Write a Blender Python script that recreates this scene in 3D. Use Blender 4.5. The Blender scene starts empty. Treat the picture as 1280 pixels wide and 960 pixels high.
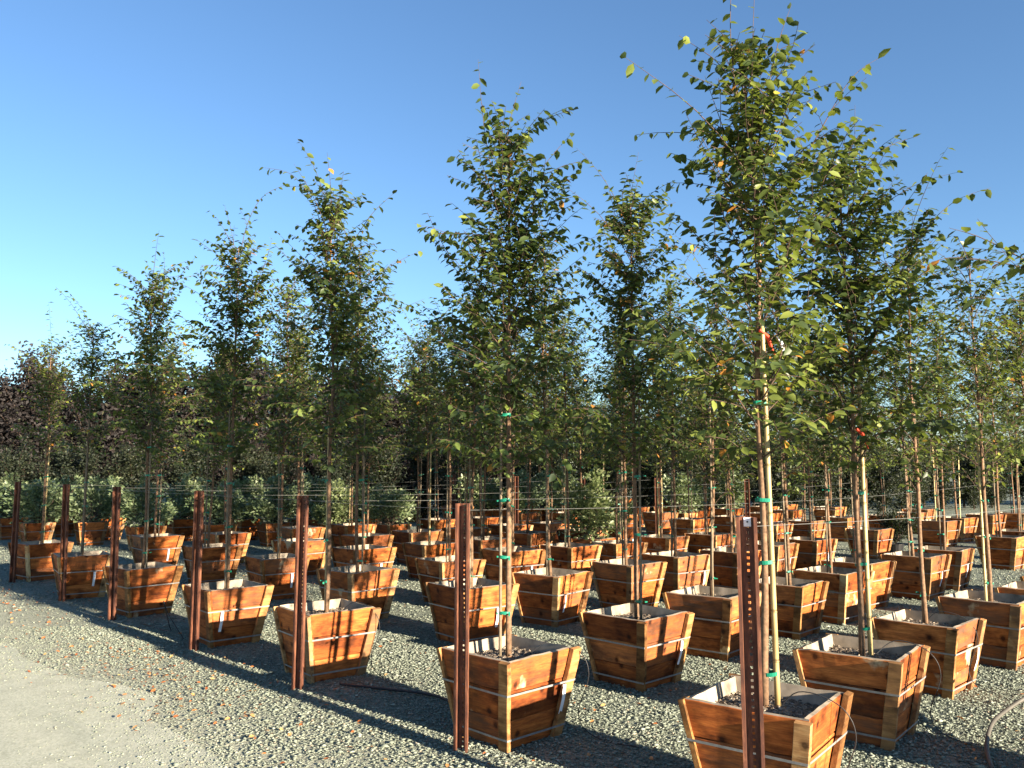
import bpy, math, random
import numpy as np
from mathutils import Vector, Matrix

# ------------------------------------------------------------------ camera, sky, sun, exposure
scene = bpy.context.scene
COL = scene.collection
R = math.radians
HEAD = R(44.2)                       # heading of the view, clockwise from +Y (the fence line runs along +Y)
EYE = 1.6
cam_d = bpy.data.cameras.new('camera')
cam_d.sensor_width = 36.0
cam_d.lens = 36.0 * 1035 / 1280
cam_d.clip_end = 2000
cam = bpy.data.objects.new('camera', cam_d)
cam.location = (0, 0, EYE)
cam.rotation_euler = (R(90 + 5.68), 0, -HEAD)
COL.objects.link(cam)
scene.camera = cam

SUN_EL = R(13.5)
SUN_OFF = R(2.0)                     # sun stands over -Y, turned slightly towards +X
to_sun = Vector((math.sin(SUN_OFF) * math.cos(SUN_EL), -math.cos(SUN_OFF) * math.cos(SUN_EL), math.sin(SUN_EL)))
world = bpy.data.worlds.new('World')
scene.world = world
world.use_nodes = True
wn = world.node_tree
bg = wn.nodes['Background']
sky = wn.nodes.new('ShaderNodeTexSky')
sky.sky_type = 'NISHITA'
sky.sun_disc = False
sky.sun_elevation = SUN_EL
sky.sun_rotation = math.pi - SUN_OFF
sky.altitude = 0
sky.air_density = 1.0
sky.dust_density = 0.1
sky.ozone_density = 4.1
wn.links.new(sky.outputs[0], bg.inputs[0])
bg.inputs[1].default_value = 0.054
sun_d = bpy.data.lights.new('sun', 'SUN')
sun_d.energy = 5.0
sun_d.angle = R(0.53)
sun_d.color = (1.0, 0.86, 0.66)
sun = bpy.data.objects.new('sun', sun_d)
sun.rotation_euler = to_sun.to_track_quat('Z', 'Y').to_euler()
sun.location = (0, -20, 20)
COL.objects.link(sun)
scene.view_settings.view_transform = 'Standard'
scene.view_settings.look = 'None'
scene.view_settings.gamma = 1.0
scene.view_settings.use_curve_mapping = False
scene.view_settings.exposure = 2.2
scene.cycles.max_bounces = 6
scene.cycles.transparent_max_bounces = 4

rng = np.random.default_rng(7)
rnd = random.Random(11)
hx, hy = math.sin(HEAD), math.cos(HEAD)       # horizontal view direction
rx, ry = math.cos(HEAD), -math.sin(HEAD)      # to the right of it


def depth(x, y):
    return x * hx + y * hy


def lateral(x, y):
    return x * rx + y * ry


# ------------------------------------------------------------------ materials
class NT:
    def __init__(s, name):
        s.m = bpy.data.materials.new(name)
        s.m.use_nodes = True
        s.t = s.m.node_tree
        s.b = s.t.nodes['Principled BSDF']
        s.out = s.t.nodes['Material Output']

    def n(s, typ, **kw):
        q = s.t.nodes.new(typ)
        for k, v in kw.items():
            if k in q.inputs.keys():
                q.inputs[k].default_value = v
            else:
                setattr(q, k, v)
        return q

    def l(s, a, b):
        s.t.links.new(a, b)

    def ramp(s, fac, stops, interp='LINEAR'):
        q = s.n('ShaderNodeValToRGB')
        q.color_ramp.interpolation = interp
        e = q.color_ramp.elements
        while len(e) < len(stops):
            e.new(0.5)
        for i, (p, c) in enumerate(stops):
            e[i].position = p
            e[i].color = (*c, 1)
        s.l(fac, q.inputs[0])
        return q.outputs[0]

    def mix(s, fac, a, b, mode='MIX'):
        q = s.n('ShaderNodeMix', data_type='RGBA', blend_type=mode)
        for v, i in ((fac, 0), (a, 6), (b, 7)):
            if hasattr(v, 'links'):
                s.l(v, q.inputs[i])
            else:
                q.inputs[i].default_value = v if i == 0 else (*v, 1)
        return q.outputs[2]

    def noise(s, vec, scale, detail=4, rough=0.55):
        q = s.n('ShaderNodeTexNoise')
        q.inputs['Scale'].default_value = scale
        q.inputs['Detail'].default_value = detail
        q.inputs['Roughness'].default_value = rough
        if vec is not None:
            s.l(vec, q.inputs['Vector'])
        return q.outputs['Fac']

    def bump(s, height, strength, dist):
        q = s.n('ShaderNodeBump')
        q.inputs['Strength'].default_value = strength
        q.inputs['Distance'].default_value = dist
        s.l(height, q.inputs['Height'])
        s.l(q.outputs[0], s.b.inputs['Normal'])

    def obj_vec(s, scale=(1, 1, 1), shift=True):
        tc = s.n('ShaderNodeTexCoord')
        mp = s.n('ShaderNodeMapping')
        mp.inputs['Scale'].default_value = scale
        s.l(tc.outputs['Object'], mp.inputs['Vector'])
        if shift:
            oi = s.n('ShaderNodeObjectInfo')
            mu = s.n('ShaderNodeMath', operation='MULTIPLY')
            mu.inputs[1].default_value = 37.0
            s.l(oi.outputs['Random'], mu.inputs[0])
            s.l(mu.outputs[0], mp.inputs['Location'])
        return mp.outputs[0]


def simple(name, col, rough=0.7, metal=0.0, var=0.25, scale=12, spec=0.3):
    t = NT(name)
    v = t.obj_vec()
    f = t.noise(v, scale)
    a = tuple(c * (1 - var) for c in col)
    b = tuple(min(1, c * (1 + var)) for c in col)
    t.l(t.ramp(f, [(0.3, a), (0.7, b)]), t.b.inputs['Base Color'])
    t.b.inputs['Roughness'].default_value = rough
    t.b.inputs['Metallic'].default_value = metal
    t.b.inputs['Specular IOR Level'].default_value = spec
    return t.m


def wood(name, dark, mid, light, pale, pale_amt):
    t = NT(name)
    v = t.obj_vec((2.5, 34, 34))
    v2 = t.obj_vec((3, 6, 6))
    v3 = t.obj_vec((1, 1, 1))
    grain = t.noise(v, 5.0, 6, 0.65)
    blot = t.noise(v2, 1.7, 4, 0.6)
    soft = t.noise(t.obj_vec((1.2, 9, 9)), 4.0, 4, 0.55)
    gm = t.n('ShaderNodeMath', operation='MULTIPLY_ADD'); gm.inputs[1].default_value = 0.45
    hf = t.n('ShaderNodeMath', operation='MULTIPLY'); hf.inputs[1].default_value = 0.55
    t.l(soft, hf.inputs[0]); t.l(grain, gm.inputs[0]); t.l(hf.outputs[0], gm.inputs[2])
    c = t.ramp(gm.outputs[0], [(0.3, dark), (0.5, mid), (0.7, light)])
    oi = t.n('ShaderNodeObjectInfo')
    c2 = t.ramp(oi.outputs['Random'], [(0.0, (0.55, 0.48, 0.42)), (0.35, (0.95, 0.92, 0.85)), (0.7, (1.12, 1.06, 1.05)), (1.0, (1.3, 1.5, 1.8))])
    c = t.mix(1.0, c, c2, 'MULTIPLY')
    st = t.ramp(blot, [(0.34, (0.26, 0.22, 0.20)), (0.47, (0.75, 0.72, 0.7)), (0.56, (1.05, 1.05, 1.05))])
    c = t.mix(0.85, c, st, 'MULTIPLY')
    # boards that have weathered grey
    wr = t.n('ShaderNodeMath', operation='FRACT'); wm_ = t.n('ShaderNodeMath', operation='MULTIPLY'); wm_.inputs[1].default_value = 7.31
    t.l(oi.outputs['Random'], wm_.inputs[0]); t.l(wm_.outputs[0], wr.inputs[0])
    wf = t.ramp(wr.outputs[0], [(0.5, (0, 0, 0)), (1.0, (0.55, 0.55, 0.55))])
    wq = t.n('ShaderNodeMath', operation='MULTIPLY'); t.l(wf, wq.inputs[0]); t.l(t.ramp(soft, [(0.35, (1, 1, 1)), (0.65, (0.3, 0.3, 0.3))]), wq.inputs[1])
    c = t.mix(wq.outputs[0], c, (0.17, 0.115, 0.075))
    # knots
    vo = t.n('ShaderNodeTexVoronoi')
    vo.voronoi_dimensions = '2D'
    vo.inputs['Scale'].default_value = 3.6
    sx = t.n('ShaderNodeSeparateXYZ'); t.l(v3, sx.inputs[0])
    cx = t.n('ShaderNodeCombineXYZ'); t.l(sx.outputs['X'], cx.inputs[0]); t.l(sx.outputs['Z'], cx.inputs[1])
    t.l(cx.outputs[0], vo.inputs['Vector'])
    dj = t.n('ShaderNodeMath', operation='MULTIPLY_ADD'); dj.inputs[1].default_value = 0.07
    t.l(t.noise(v3, 25, 3), dj.inputs[0]); t.l(vo.outputs['Distance'], dj.inputs[2])
    kn = t.ramp(dj.outputs[0], [(0.075, (0.12, 0.09, 0.08)), (0.10, (0.55, 0.5, 0.48)), (0.15, (1, 1, 1))])
    c = t.mix(0.9, c, kn, 'MULTIPLY')
    # sapwood: broad pale patches
    pf = t.noise(v3, 2.3, 5, 0.6)
    pm = t.ramp(pf, [(pale_amt, (0, 0, 0)), (pale_amt + 0.05, (1, 1, 1))])
    q = t.n('ShaderNodeMix', data_type='RGBA')
    t.l(pm, q.inputs[0]); t.l(c, q.inputs[6]); q.inputs[7].default_value = (*pale, 1)
    t.l(q.outputs[2], t.b.inputs['Base Color'])
    t.b.inputs['Roughness'].default_value = 0.75
    t.b.inputs['Specular IOR Level'].default_value = 0.2
    t.bump(grain, 0.35, 0.004)
    return t.m


M = {}
M['board'] = wood('redwood board', (0.10, 0.032, 0.011), (0.33, 0.092, 0.020), (0.57, 0.19, 0.043), (0.48, 0.36, 0.22), 0.64)
M['cleat'] = wood('cleat wood', (0.17, 0.078, 0.028), (0.32, 0.165, 0.06), (0.47, 0.28, 0.115), (0.5, 0.36, 0.18), 0.62)
M['inner'] = simple('weathered board inside', (0.26, 0.215, 0.165), 0.85, 0, 0.5, 9)
M['shadestake'] = simple('shaded grey stake', (0.17, 0.13, 0.085), 0.8, 0, 0.4, 14)  # grey stake wood, darkened to put the trees' shade into its colour
M['strap'] = simple('galvanised strap', (0.26, 0.255, 0.25), 0.5, 0.3, 0.2, 30)
M['wire'] = simple('fence wire', (0.22, 0.22, 0.21), 0.5, 0.3, 0.15, 30)
M['tag'] = simple('white tag', (0.78, 0.78, 0.80), 0.5, 0, 0.05, 20)
M['tie'] = simple('green tie tape', (0.010, 0.17, 0.105), 0.35, 0, 0.25, 40)
M['flag'] = simple('red flagging', (0.55, 0.05, 0.02), 0.5, 0, 0.2, 40)
M['pot'] = simple('black pot', (0.015, 0.015, 0.016), 0.5, 0, 0.2, 20)
M['hose'] = simple('black tube', (0.018, 0.018, 0.02), 0.45, 0, 0.2, 20)
M['greyhose'] = simple('grey hose', (0.085, 0.078, 0.066), 0.6, 0, 0.2, 20)
M['bark'] = simple('bark', (0.16, 0.095, 0.055), 0.85, 0, 0.45, 45)
M['shoot'] = simple('young shoot bark', (0.075, 0.048, 0.034), 0.8, 0, 0.35, 30)
M['twig'] = simple('dark bark', (0.06, 0.04, 0.03), 0.9, 0, 0.4, 30)


def rust():
    t = NT('rusted steel')
    v = t.obj_vec((6, 6, 1.2))
    f = t.noise(v, 7, 6, 0.7)
    t.l(t.ramp(f, [(0.28, (0.024, 0.010, 0.008)), (0.5, (0.10, 0.034, 0.018)), (0.72, (0.25, 0.10, 0.05))]), t.b.inputs['Base Color'])
    t.b.inputs['Roughness'].default_value = 0.7
    t.b.inputs['Metallic'].default_value = 0.15
    t.bump(f, 0.3, 0.002)
    return t.m


M['rust'] = rust()


def bamboo():
    t = NT('bamboo')
    tc = t.n('ShaderNodeTexCoord')
    sp = t.n('ShaderNodeSeparateXYZ')
    t.l(tc.outputs['Object'], sp.inputs[0])
    v = t.obj_vec((1, 1, 0.5))
    f = t.noise(v, 9, 4)
    c = t.ramp(f, [(0.3, (0.36, 0.27, 0.11)), (0.6, (0.55, 0.45, 0.22)), (0.8, (0.62, 0.55, 0.32))])
    a = t.n('ShaderNodeMath', operation='MULTIPLY'); a.inputs[1].default_value = 4.3
    t.l(sp.outputs['Z'], a.inputs[0])
    fr = t.n('ShaderNodeMath', operation='FRACT'); t.l(a.outputs[0], fr.inputs[0])
    ring = t.ramp(fr.outputs[0], [(0.0, (0.35, 0.3, 0.22)), (0.035, (0.45, 0.38, 0.3)), (0.06, (1, 1, 1)), (1.0, (1, 1, 1))])
    c = t.mix(0.9, c, ring, 'MULTIPLY')
    oi = t.n('ShaderNodeObjectInfo')
    tint = t.ramp(oi.outputs['Random'], [(0.0, (0.5, 0.46, 0.42)), (0.5, (0.85, 0.8, 0.75)), (1.0, (1.1, 1.1, 1.1))])
    c = t.mix(1.0, c, tint, 'MULTIPLY')
    t.l(c, t.b.inputs['Base Color'])
    t.b.inputs['Roughness'].default_value = 0.5
    return t.m


M['bamboo'] = bamboo()


def leafmat(name, stops, trans=0.3, tcol=(0.28, 0.36, 0.05), rough=0.42):
    t = NT(name)
    at = t.n('ShaderNodeAttribute', attribute_name='tint')
    c = t.ramp(at.outputs['Fac'], stops)
    oi = t.n('ShaderNodeObjectInfo')
    c = t.mix(1.0, c, t.ramp(oi.outputs['Random'], [(0.0, (0.78, 0.84, 0.85)), (0.5, (1, 1, 1)), (1.0, (1.18, 1.1, 0.95))]), 'MULTIPLY')
    t.l(c, t.b.inputs['Base Color'])
    t.b.inputs['Roughness'].default_value = rough
    t.b.inputs['Specular IOR Level'].default_value = 0.35
    tr = t.n('ShaderNodeBsdfTranslucent')
    t.l(t.mix(1.0, t.mix(0.5, c, tcol), (1.6, 1.6, 1.2), 'MULTIPLY'), tr.inputs['Color'])
    ms = t.n('ShaderNodeMixShader')
    ms.inputs[0].default_value = trans
    t.l(t.b.outputs[0], ms.inputs[1])
    t.l(tr.outputs[0], ms.inputs[2])
    t.l(ms.outputs[0], t.out.inputs['Surface'])
    return t.m


M['leaf'] = leafmat('elm leaf', [(0.0, (0.013, 0.023, 0.009)), (0.45, (0.036, 0.056, 0.017)), (0.8, (0.135, 0.172, 0.042)),
                                 (0.93, (0.22, 0.24, 0.045)), (0.985, (0.32, 0.27, 0.05)), (1.0, (0.42, 0.12, 0.03))], 0.22, (0.24, 0.31, 0.05), 0.44)
M['plum'] = leafmat('plum leaf', [(0.0, (0.006, 0.0055, 0.006)), (0.6, (0.013, 0.010, 0.0105)), (0.9, (0.026, 0.019, 0.018)),
                                  (1.0, (0.03, 0.034, 0.014))], 0.04, (0.1, 0.03, 0.03), 0.7)
M['dark'] = leafmat('dark evergreen leaf', [(0.0, (0.005, 0.009, 0.004)), (0.7, (0.012, 0.018, 0.008)), (1.0, (0.032, 0.038, 0.014))], 0.06, (0.2, 0.28, 0.05), 0.65)
M['olive'] = leafmat('silver green leaf', [(0.0, (0.05, 0.075, 0.034)), (0.6, (0.12, 0.158, 0.075)), (1.0, (0.25, 0.285, 0.165))], 0.2,
                     (0.25, 0.32, 0.12))
M['fallen'] = leafmat('fallen leaf', [(0.0, (0.20, 0.06, 0.02)), (0.5, (0.38, 0.13, 0.04)), (1.0, (0.45, 0.30, 0.12))], 0.1, (0.4, 0.2, 0.05))


def stone_mat():
    t = NT('crushed stone')
    at = t.n('ShaderNodeAttribute', attribute_name='tint')
    c = t.ramp(at.outputs['Fac'], [(0.0, (0.10, 0.112, 0.09)), (0.3, (0.155, 0.176, 0.142)), (0.65, (0.20, 0.225, 0.18)),
                                   (0.9, (0.31, 0.33, 0.27)), (1.0, (0.30, 0.25, 0.19))])
    t.l(c, t.b.inputs['Base Color'])
    t.b.inputs['Roughness'].default_value = 0.9
    t.b.inputs['Specular IOR Level'].default_value = 0.15
    return t.m


M['stone'] = stone_mat()


def ground_mat(name, fine):
    t = NT(name)
    tc = t.n('ShaderNodeTexCoord')
    P = tc.outputs['Object']
    big = t.noise(P, 0.5, 4)
    mid = t.noise(P, 5, 5)
    vo = t.n('ShaderNodeTexVoronoi')
    vo.inputs['Scale'].default_value = 95 if fine else 48
    t.l(P, vo.inputs['Vector'])
    fine_n = t.noise(P, 160, 3)
    if fine:
        st = t.n('ShaderNodeMapping'); st.inputs['Scale'].default_value = (2.2, 0.12, 1); t.l(P, st.inputs['Vector'])
        big = t.noise(st.outputs[0], 1.0, 5, 0.6)               # wheel tracks run along the road
        c = t.ramp(vo.outputs['Color'], [(0.1, (0.33, 0.342, 0.275)), (0.6, (0.43, 0.437, 0.36)), (0.95, (0.49, 0.495, 0.42))])
        s = t.ramp(big, [(0.3, (0.86, 0.88, 0.86)), (0.65, (1.08, 1.06, 1.02))])
    else:
        sp = t.n('ShaderNodeSeparateXYZ'); t.l(P, sp.inputs[0])
        ma = t.n('ShaderNodeMath', operation='MULTIPLY_ADD'); ma.inputs[1].default_value = 1.3
        t.l(big, ma.inputs[0]); t.l(sp.outputs['X'], ma.inputs[2])
        near_road = t.n('ShaderNodeMapRange'); near_road.inputs[1].default_value = 2.6; near_road.inputs[2].default_value = 4.2
        near_road.inputs[3].default_value = 1.0; near_road.inputs[4].default_value = 0.0
        t.l(ma.outputs[0], near_road.inputs[0])
        c = t.ramp(vo.outputs['Color'], [(0.1, (0.11, 0.125, 0.10)), (0.5, (0.19, 0.215, 0.172)), (0.9, (0.28, 0.30, 0.245))])
        s = t.ramp(big, [(0.3, (0.85, 0.85, 0.85)), (0.7, (1.12, 1.12, 1.1))])
    if not fine:
        c = t.mix(near_road.outputs[0], c, t.ramp(vo.outputs['Color'], [(0.1, (0.30, 0.31, 0.245)), (0.6, (0.40, 0.405, 0.325)), (0.95, (0.46, 0.46, 0.38))]))
    c = t.mix(1.0, c, s, 'MULTIPLY')
    m2 = t.ramp(mid, [(0.3, (0.8, 0.8, 0.8)), (0.6, (1.05, 1.05, 1.05))])
    c = t.mix(0.6, c, m2, 'MULTIPLY')
    t.l(c, t.b.inputs['Base Color'])
    t.b.inputs['Roughness'].default_value = 0.95
    t.b.inputs['Specular IOR Level'].default_value = 0.1
    ad = t.n('ShaderNodeMath', operation='ADD')
    t.l(vo.outputs['Distance'], ad.inputs[0]); t.l(fine_n, ad.inputs[1])
    t.bump(ad.outputs[0], 0.35 if fine else 0.9, 0.006 if fine else 0.015)
    return t.m


M['ground'] = ground_mat('gravel ground', False)
M['road'] = ground_mat('compacted road', True)


def soil_mat():
    t = NT('potting soil')
    v = t.obj_vec()
    vo = t.n('ShaderNodeTexVoronoi'); vo.inputs['Scale'].default_value = 70
    t.l(v, vo.inputs['Vector'])
    t.l(t.ramp(vo.outputs['Color'], [(0.2, (0.06, 0.044, 0.03)), (0.6, (0.16, 0.12, 0.088)), (0.85, (0.30, 0.25, 0.19)), (0.97, (0.36, 0.32, 0.28))]), t.b.inputs['Base Color'])
    t.b.inputs['Roughness'].default_value = 0.95
    t.bump(vo.outputs['Distance'], 0.8, 0.01)
    return t.m


M['soil'] = soil_mat()


# ------------------------------------------------------------------ mesh helpers
class MB:
    """collects vertices and faces, then becomes ONE mesh"""
    def __init__(s):
        s.v = []; s.f = []; s.n = 0; s.tint = []

    def add(s, v, f, tint=None):
        v = np.asarray(v, float)
        s.v.append(v)
        s.f += [tuple(int(i) + s.n for i in q) for q in f]
        s.n += len(v)
        s.tint.append(np.full(len(v), 0.0 if tint is None else tint))

    def box(s, a, b):
        (x0, y0, z0), (x1, y1, z1) = a, b
        s.add([(x0, y0, z0), (x1, y0, z0), (x1, y1, z0), (x0, y1, z0), (x0, y0, z1), (x1, y0, z1), (x1, y1, z1), (x0, y1, z1)],
              [(0, 3, 2, 1), (4, 5, 6, 7), (0, 1, 5, 4), (1, 2, 6, 5), (2, 3, 7, 6), (3, 0, 4, 7)])

    def tube(s, pts, rad, sides=5, cap=True):
        pts = [Vector(p) for p in pts]
        n = len(pts)
        if not hasattr(rad, '__len__'):
            rad = [rad] * n
        V = []; F = []
        ref = None
        for i, p in enumerate(pts):
            d = (pts[min(i + 1, n - 1)] - pts[max(i - 1, 0)])
            if d.length < 1e-9:
                d = Vector((0, 0, 1))
            d.normalize()
            if ref is None:
                ref = Vector((1, 0, 0)) if abs(d.x) < 0.8 else Vector((0, 1, 0))
            a = (ref - d * ref.dot(d)).normalized()
            ref = a
            b = d.cross(a)
            for k in range(sides):
                t = 2 * math.pi * k / sides
                q = p + (a * math.cos(t) + b * math.sin(t)) * rad[i]
                V.append((q.x, q.y, q.z))
        for i in range(n - 1):
            for k in range(sides):
                k2 = (k + 1) % sides
                F.append((i * sides + k, i * sides + k2, (i + 1) * sides + k2, (i + 1) * sides + k))
        if cap:
            F.append(tuple(range(sides))[::-1])
            F.append(tuple((n - 1) * sides + k for k in range(sides)))
        s.add(V, F)

    def mesh(s, name, mat, smooth=False):
        me = bpy.data.meshes.new(name)
        v = np.concatenate(s.v) if s.v else np.zeros((0, 3))
        me.from_pydata(v.tolist(), [], s.f)
        me.materials.append(M[mat])
        if smooth:
            me.shade_smooth()
        me.update()
        return me


def big_mesh(name, mat, V, F, tint=None, smooth=False):
    """fast path: V (n,3), F (m,k) equal sized faces"""
    me = bpy.data.meshes.new(name)
    V = np.ascontiguousarray(V, dtype=np.float32); F = np.ascontiguousarray(F, dtype=np.int32)
    m, k = F.shape
    me.vertices.add(len(V)); me.vertices.foreach_set('co', V.ravel())
    me.loops.add(m * k); me.loops.foreach_set('vertex_index', F.ravel())
    me.polygons.add(m)
    me.polygons.foreach_set('loop_start', np.arange(0, m * k, k, dtype=np.int32))
    try:
        me.polygons.foreach_set('loop_total', np.full(m, k, dtype=np.int32))
    except Exception:
        pass
    if tint is not None:
        a = me.attributes.new('tint', 'FLOAT', 'POINT')
        a.data.foreach_set('value', np.ascontiguousarray(tint, dtype=np.float32))
    me.materials.append(M[mat])
    me.update(calc_edges=True)
    me.validate()
    if smooth:
        me.shade_smooth()
    return me


def link(name, data, parent=None, loc=None, mat4=None):
    o = bpy.data.objects.new(name, data)
    COL.objects.link(o)
    if parent is not None:
        o.parent = parent
    if loc is not None:
        o.location = loc
    if mat4 is not None:
        o.matrix_local = mat4
    return o


def tag(o, label, cat, group=None, kind=None):
    if label: o['label'] = label
    if cat: o['category'] = cat
    if group: o['group'] = group
    if kind: o['kind'] = kind
    return o


def thing(name, label, cat, loc, rz=0.0, group=None):
    o = bpy.data.objects.new(name, None)
    o.empty_display_size = 0.2
    COL.objects.link(o)
    o.location = loc
    o.rotation_euler = (0, 0, rz)
    return tag(o, label, cat, group)


# ------------------------------------------------------------------ ground, road, gravel
def sheet(name, mat, xs, ys, z, wob=0.0):
    nx, ny = len(xs), len(ys)
    V = []
    for j, y in enumerate(ys):
        for i, x in enumerate(xs):
            w = 0.0
            if wob and i == nx - 1:
                w = wob * (math.sin(y * 1.3) + 0.6 * math.sin(y * 3.1 + 1) + 0.4 * math.sin(y * 7.7))
            V.append((x + w, y, z))
    F = [(j * nx + i, j * nx + i + 1, (j + 1) * nx + i + 1, (j + 1) * nx + i) for j in range(ny - 1) for i in range(nx - 1)]
    return link(name, big_mesh(name, mat, V, F))


g = sheet('ground', 'ground', [-600, 0, 600], [-600, 0, 600], 0.0)
tag(g, 'grey green crushed gravel ground under the rows of boxed trees', 'ground', kind='structure')
rd = sheet('road', 'road', [-7, -3, 0, 2.15], list(np.linspace(-30, 120, 301)), 0.004, 0.14)
tag(rd, 'pale compacted gravel road beside the fence', 'road', kind='structure')


def stones(name, n, d0, d1, s0, s1, label):
    d = np.sqrt(rng.uniform(d0 * d0, d1 * d1, n * 3))
    l = rng.uniform(-0.68, 0.68, n * 3) * d
    x = d * hx + l * rx; y = d * hy + l * ry
    edge = x + 0.25 * np.sin(y * 1.7) + 0.15 * np.sin(y * 4.1 + 2)
    p = np.clip((edge - 1.15) / 1.75, 0.0, 1.0) ** 1.35
    p = np.maximum(p, 0.02)
    k = rng.uniform(0, 1, n * 3) < p
    x, y, p = x[k][:n], y[k][:n], p[k][:n]
    m = len(x)
    base = np.array([(1, 0, 0), (0, 1, 0), (-1, 0, 0), (0, -1, 0), (0, 0, 0.75), (0, 0, -0.6)], float)
    F0 = np.array([(0, 1, 4), (1, 2, 4), (2, 3, 4), (3, 0, 4), (1, 0, 5), (2, 1, 5), (3, 2, 5), (0, 3, 5)])
    s = rng.uniform(s0, s1, m) * (0.55 + 0.45 * p)
    V = base[None] * (1 + rng.uniform(-0.38, 0.38, (m, 6, 3)))
    V = V + rng.uniform(-0.16, 0.16, (m, 6, 3))
    s = s * np.exp(rng.normal(0, 0.28, m))
    V *= s[:, None, None] * rng.uniform(0.7, 1.25, (m, 1, 3)) * np.array([1, 1, 0.52])
    a = rng.uniform(0, 2 * math.pi, m)
    c, sn = np.cos(a)[:, None], np.sin(a)[:, None]
    X = V[:, :, 0] * c - V[:, :, 1] * sn + x[:, None]
    Y = V[:, :, 0] * sn + V[:, :, 1] * c + y[:, None]
    Z = V[:, :, 2] + (s * rng.uniform(0.1, 0.45, m))[:, None] + 0.003
    P = np.stack([X, Y, Z], -1).reshape(-1, 3)
    F = (F0[None] + (np.arange(m) * 6)[:, None, None]).reshape(-1, 3)
    dust = np.clip((2.9 - x) / 1.2, 0, 1) * 0.33                 # road dust pales the stones near the road
    t = np.repeat(np.clip(np.clip(rng.normal(0.5, 0.22, m), 0, 1) * (1 - dust) + dust * 0.95, 0, 1), 6)
    tag(link(name, big_mesh(name, 'stone', P, F, t)), label, 'gravel', kind='stuff')


stones('gravel', 105000, 3.9, 8.5, 0.005, 0.0112, 'loose grey green crushed gravel in the foreground')
stones('gravel', 42000, 8.5, 17.0, 0.008, 0.017, 'loose grey green gravel further off between the boxes')

# ------------------------------------------------------------------ leaf builder
LEAF8 = np.array([(0, 0, 0), (0, .36, -.05), (0, .70, -.05), (0, 1, -.13), (-.25, .30, .035), (-.23, .66, .02), (.25, .30, .035), (.23, .66, .02)], float)
LF8 = np.array([(0, 6, 1), (0, 1, 4), (1, 6, 7), (1, 7, 2), (1, 2, 5), (1, 5, 4), (2, 7, 3), (2, 3, 5)])
LEAF5 = np.array([(0, 0, 0), (-.27, .45, .03), (0, .5, -.05), (.27, .45, .03), (0, 1, -.1)], float)
LF5 = np.array([(0, 3, 2), (0, 2, 1), (3, 4, 2), (2, 4, 1)])


def leaf_arrays(pos, dirs, nrm, size, tint, detail):
    pos = np.asarray(pos); dirs = np.asarray(dirs); nrm = np.asarray(nrm); size = np.asarray(size)
    d = dirs / np.linalg.norm(dirs, axis=1, keepdims=True)
    n = nrm - d * np.sum(nrm * d, 1, keepdims=True)
    n /= np.linalg.norm(n, axis=1, keepdims=True) + 1e-9
    sx = np.cross(d, n)
    T, F0 = (LEAF8, LF8) if detail else (LEAF5, LF5)
    k = len(T)
    V = pos[:, None] + size[:, None, None] * (T[None, :, 0, None] * sx[:, None] + T[None, :, 1, None] * d[:, None] + T[None, :, 2, None] * n[:, None])
    F = (F0[None] + (np.arange(len(pos)) * k)[:, None, None]).reshape(-1, 3)
    return V.reshape(-1, 3), F, np.repeat(np.asarray(tint), k)


class Foliage:
    def __init__(s):
        s.p = []; s.d = []; s.n = []; s.s = []; s.t = []

    def add(s, p, d, n, size, tint):
        s.p.append(tuple(p)); s.d.append(tuple(d)); s.n.append(tuple(n)); s.s.append(size); s.t.append(tint)


def poly_at(pts, step, start=0.0):
    """points and directions each step along a polyline"""
    out = []; acc = start
    for a, b in zip(pts[:-1], pts[1:]):
        L = (b - a).length
        if L < 1e-6: continue
        d = (b - a) / L
        while acc < L:
            out.append((a + d * acc, d)); acc += step
        acc -= L
    return out


def leaf_along(fo, pts, step, size, r, tint_mu, droop=0.3, start=0.02):
    side = 1
    plane = r.uniform(0, 2 * math.pi)
    for p, d in poly_at(pts, step, start):
        sv = d.cross(Vector((0, 0, 1)))
        if sv.length < 0.45:
            sv = Vector((math.cos(plane), math.sin(plane), 0))
            sv = sv - d * sv.dot(d)
        sv.normalize()
        side = -side
        ld = d * 0.45 + sv * (0.85 * side) + Vector((r.gauss(0, .22), r.gauss(0, .22), r.gauss(-droop - 0.18, .3)))
        nn = Vector((r.gauss(0, .55), r.gauss(0, .55), 0.9)) + d * 0.3
        t = r.gauss(tint_mu, 0.24)
        if r.random() < 0.008: t = r.uniform(0.9, 0.992)
        fo.add(p, ld, nn, size * r.uniform(0.65, 1.2), min(0.995, max(0, t if t < 0.9 or r.random() < .3 else .8)))


ENV = [(0.0, 0.24), (0.12, 0.44), (0.3, 0.50), (0.5, 0.37), (0.7, 0.23), (0.87, 0.13), (1.0, 0.06)]


def env(u):
    for (a, ra), (b, rb) in zip(ENV[:-1], ENV[1:]):
        if u <= b:
            return ra + (rb - ra) * (u - a) / (b - a)
    return 0.1


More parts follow.
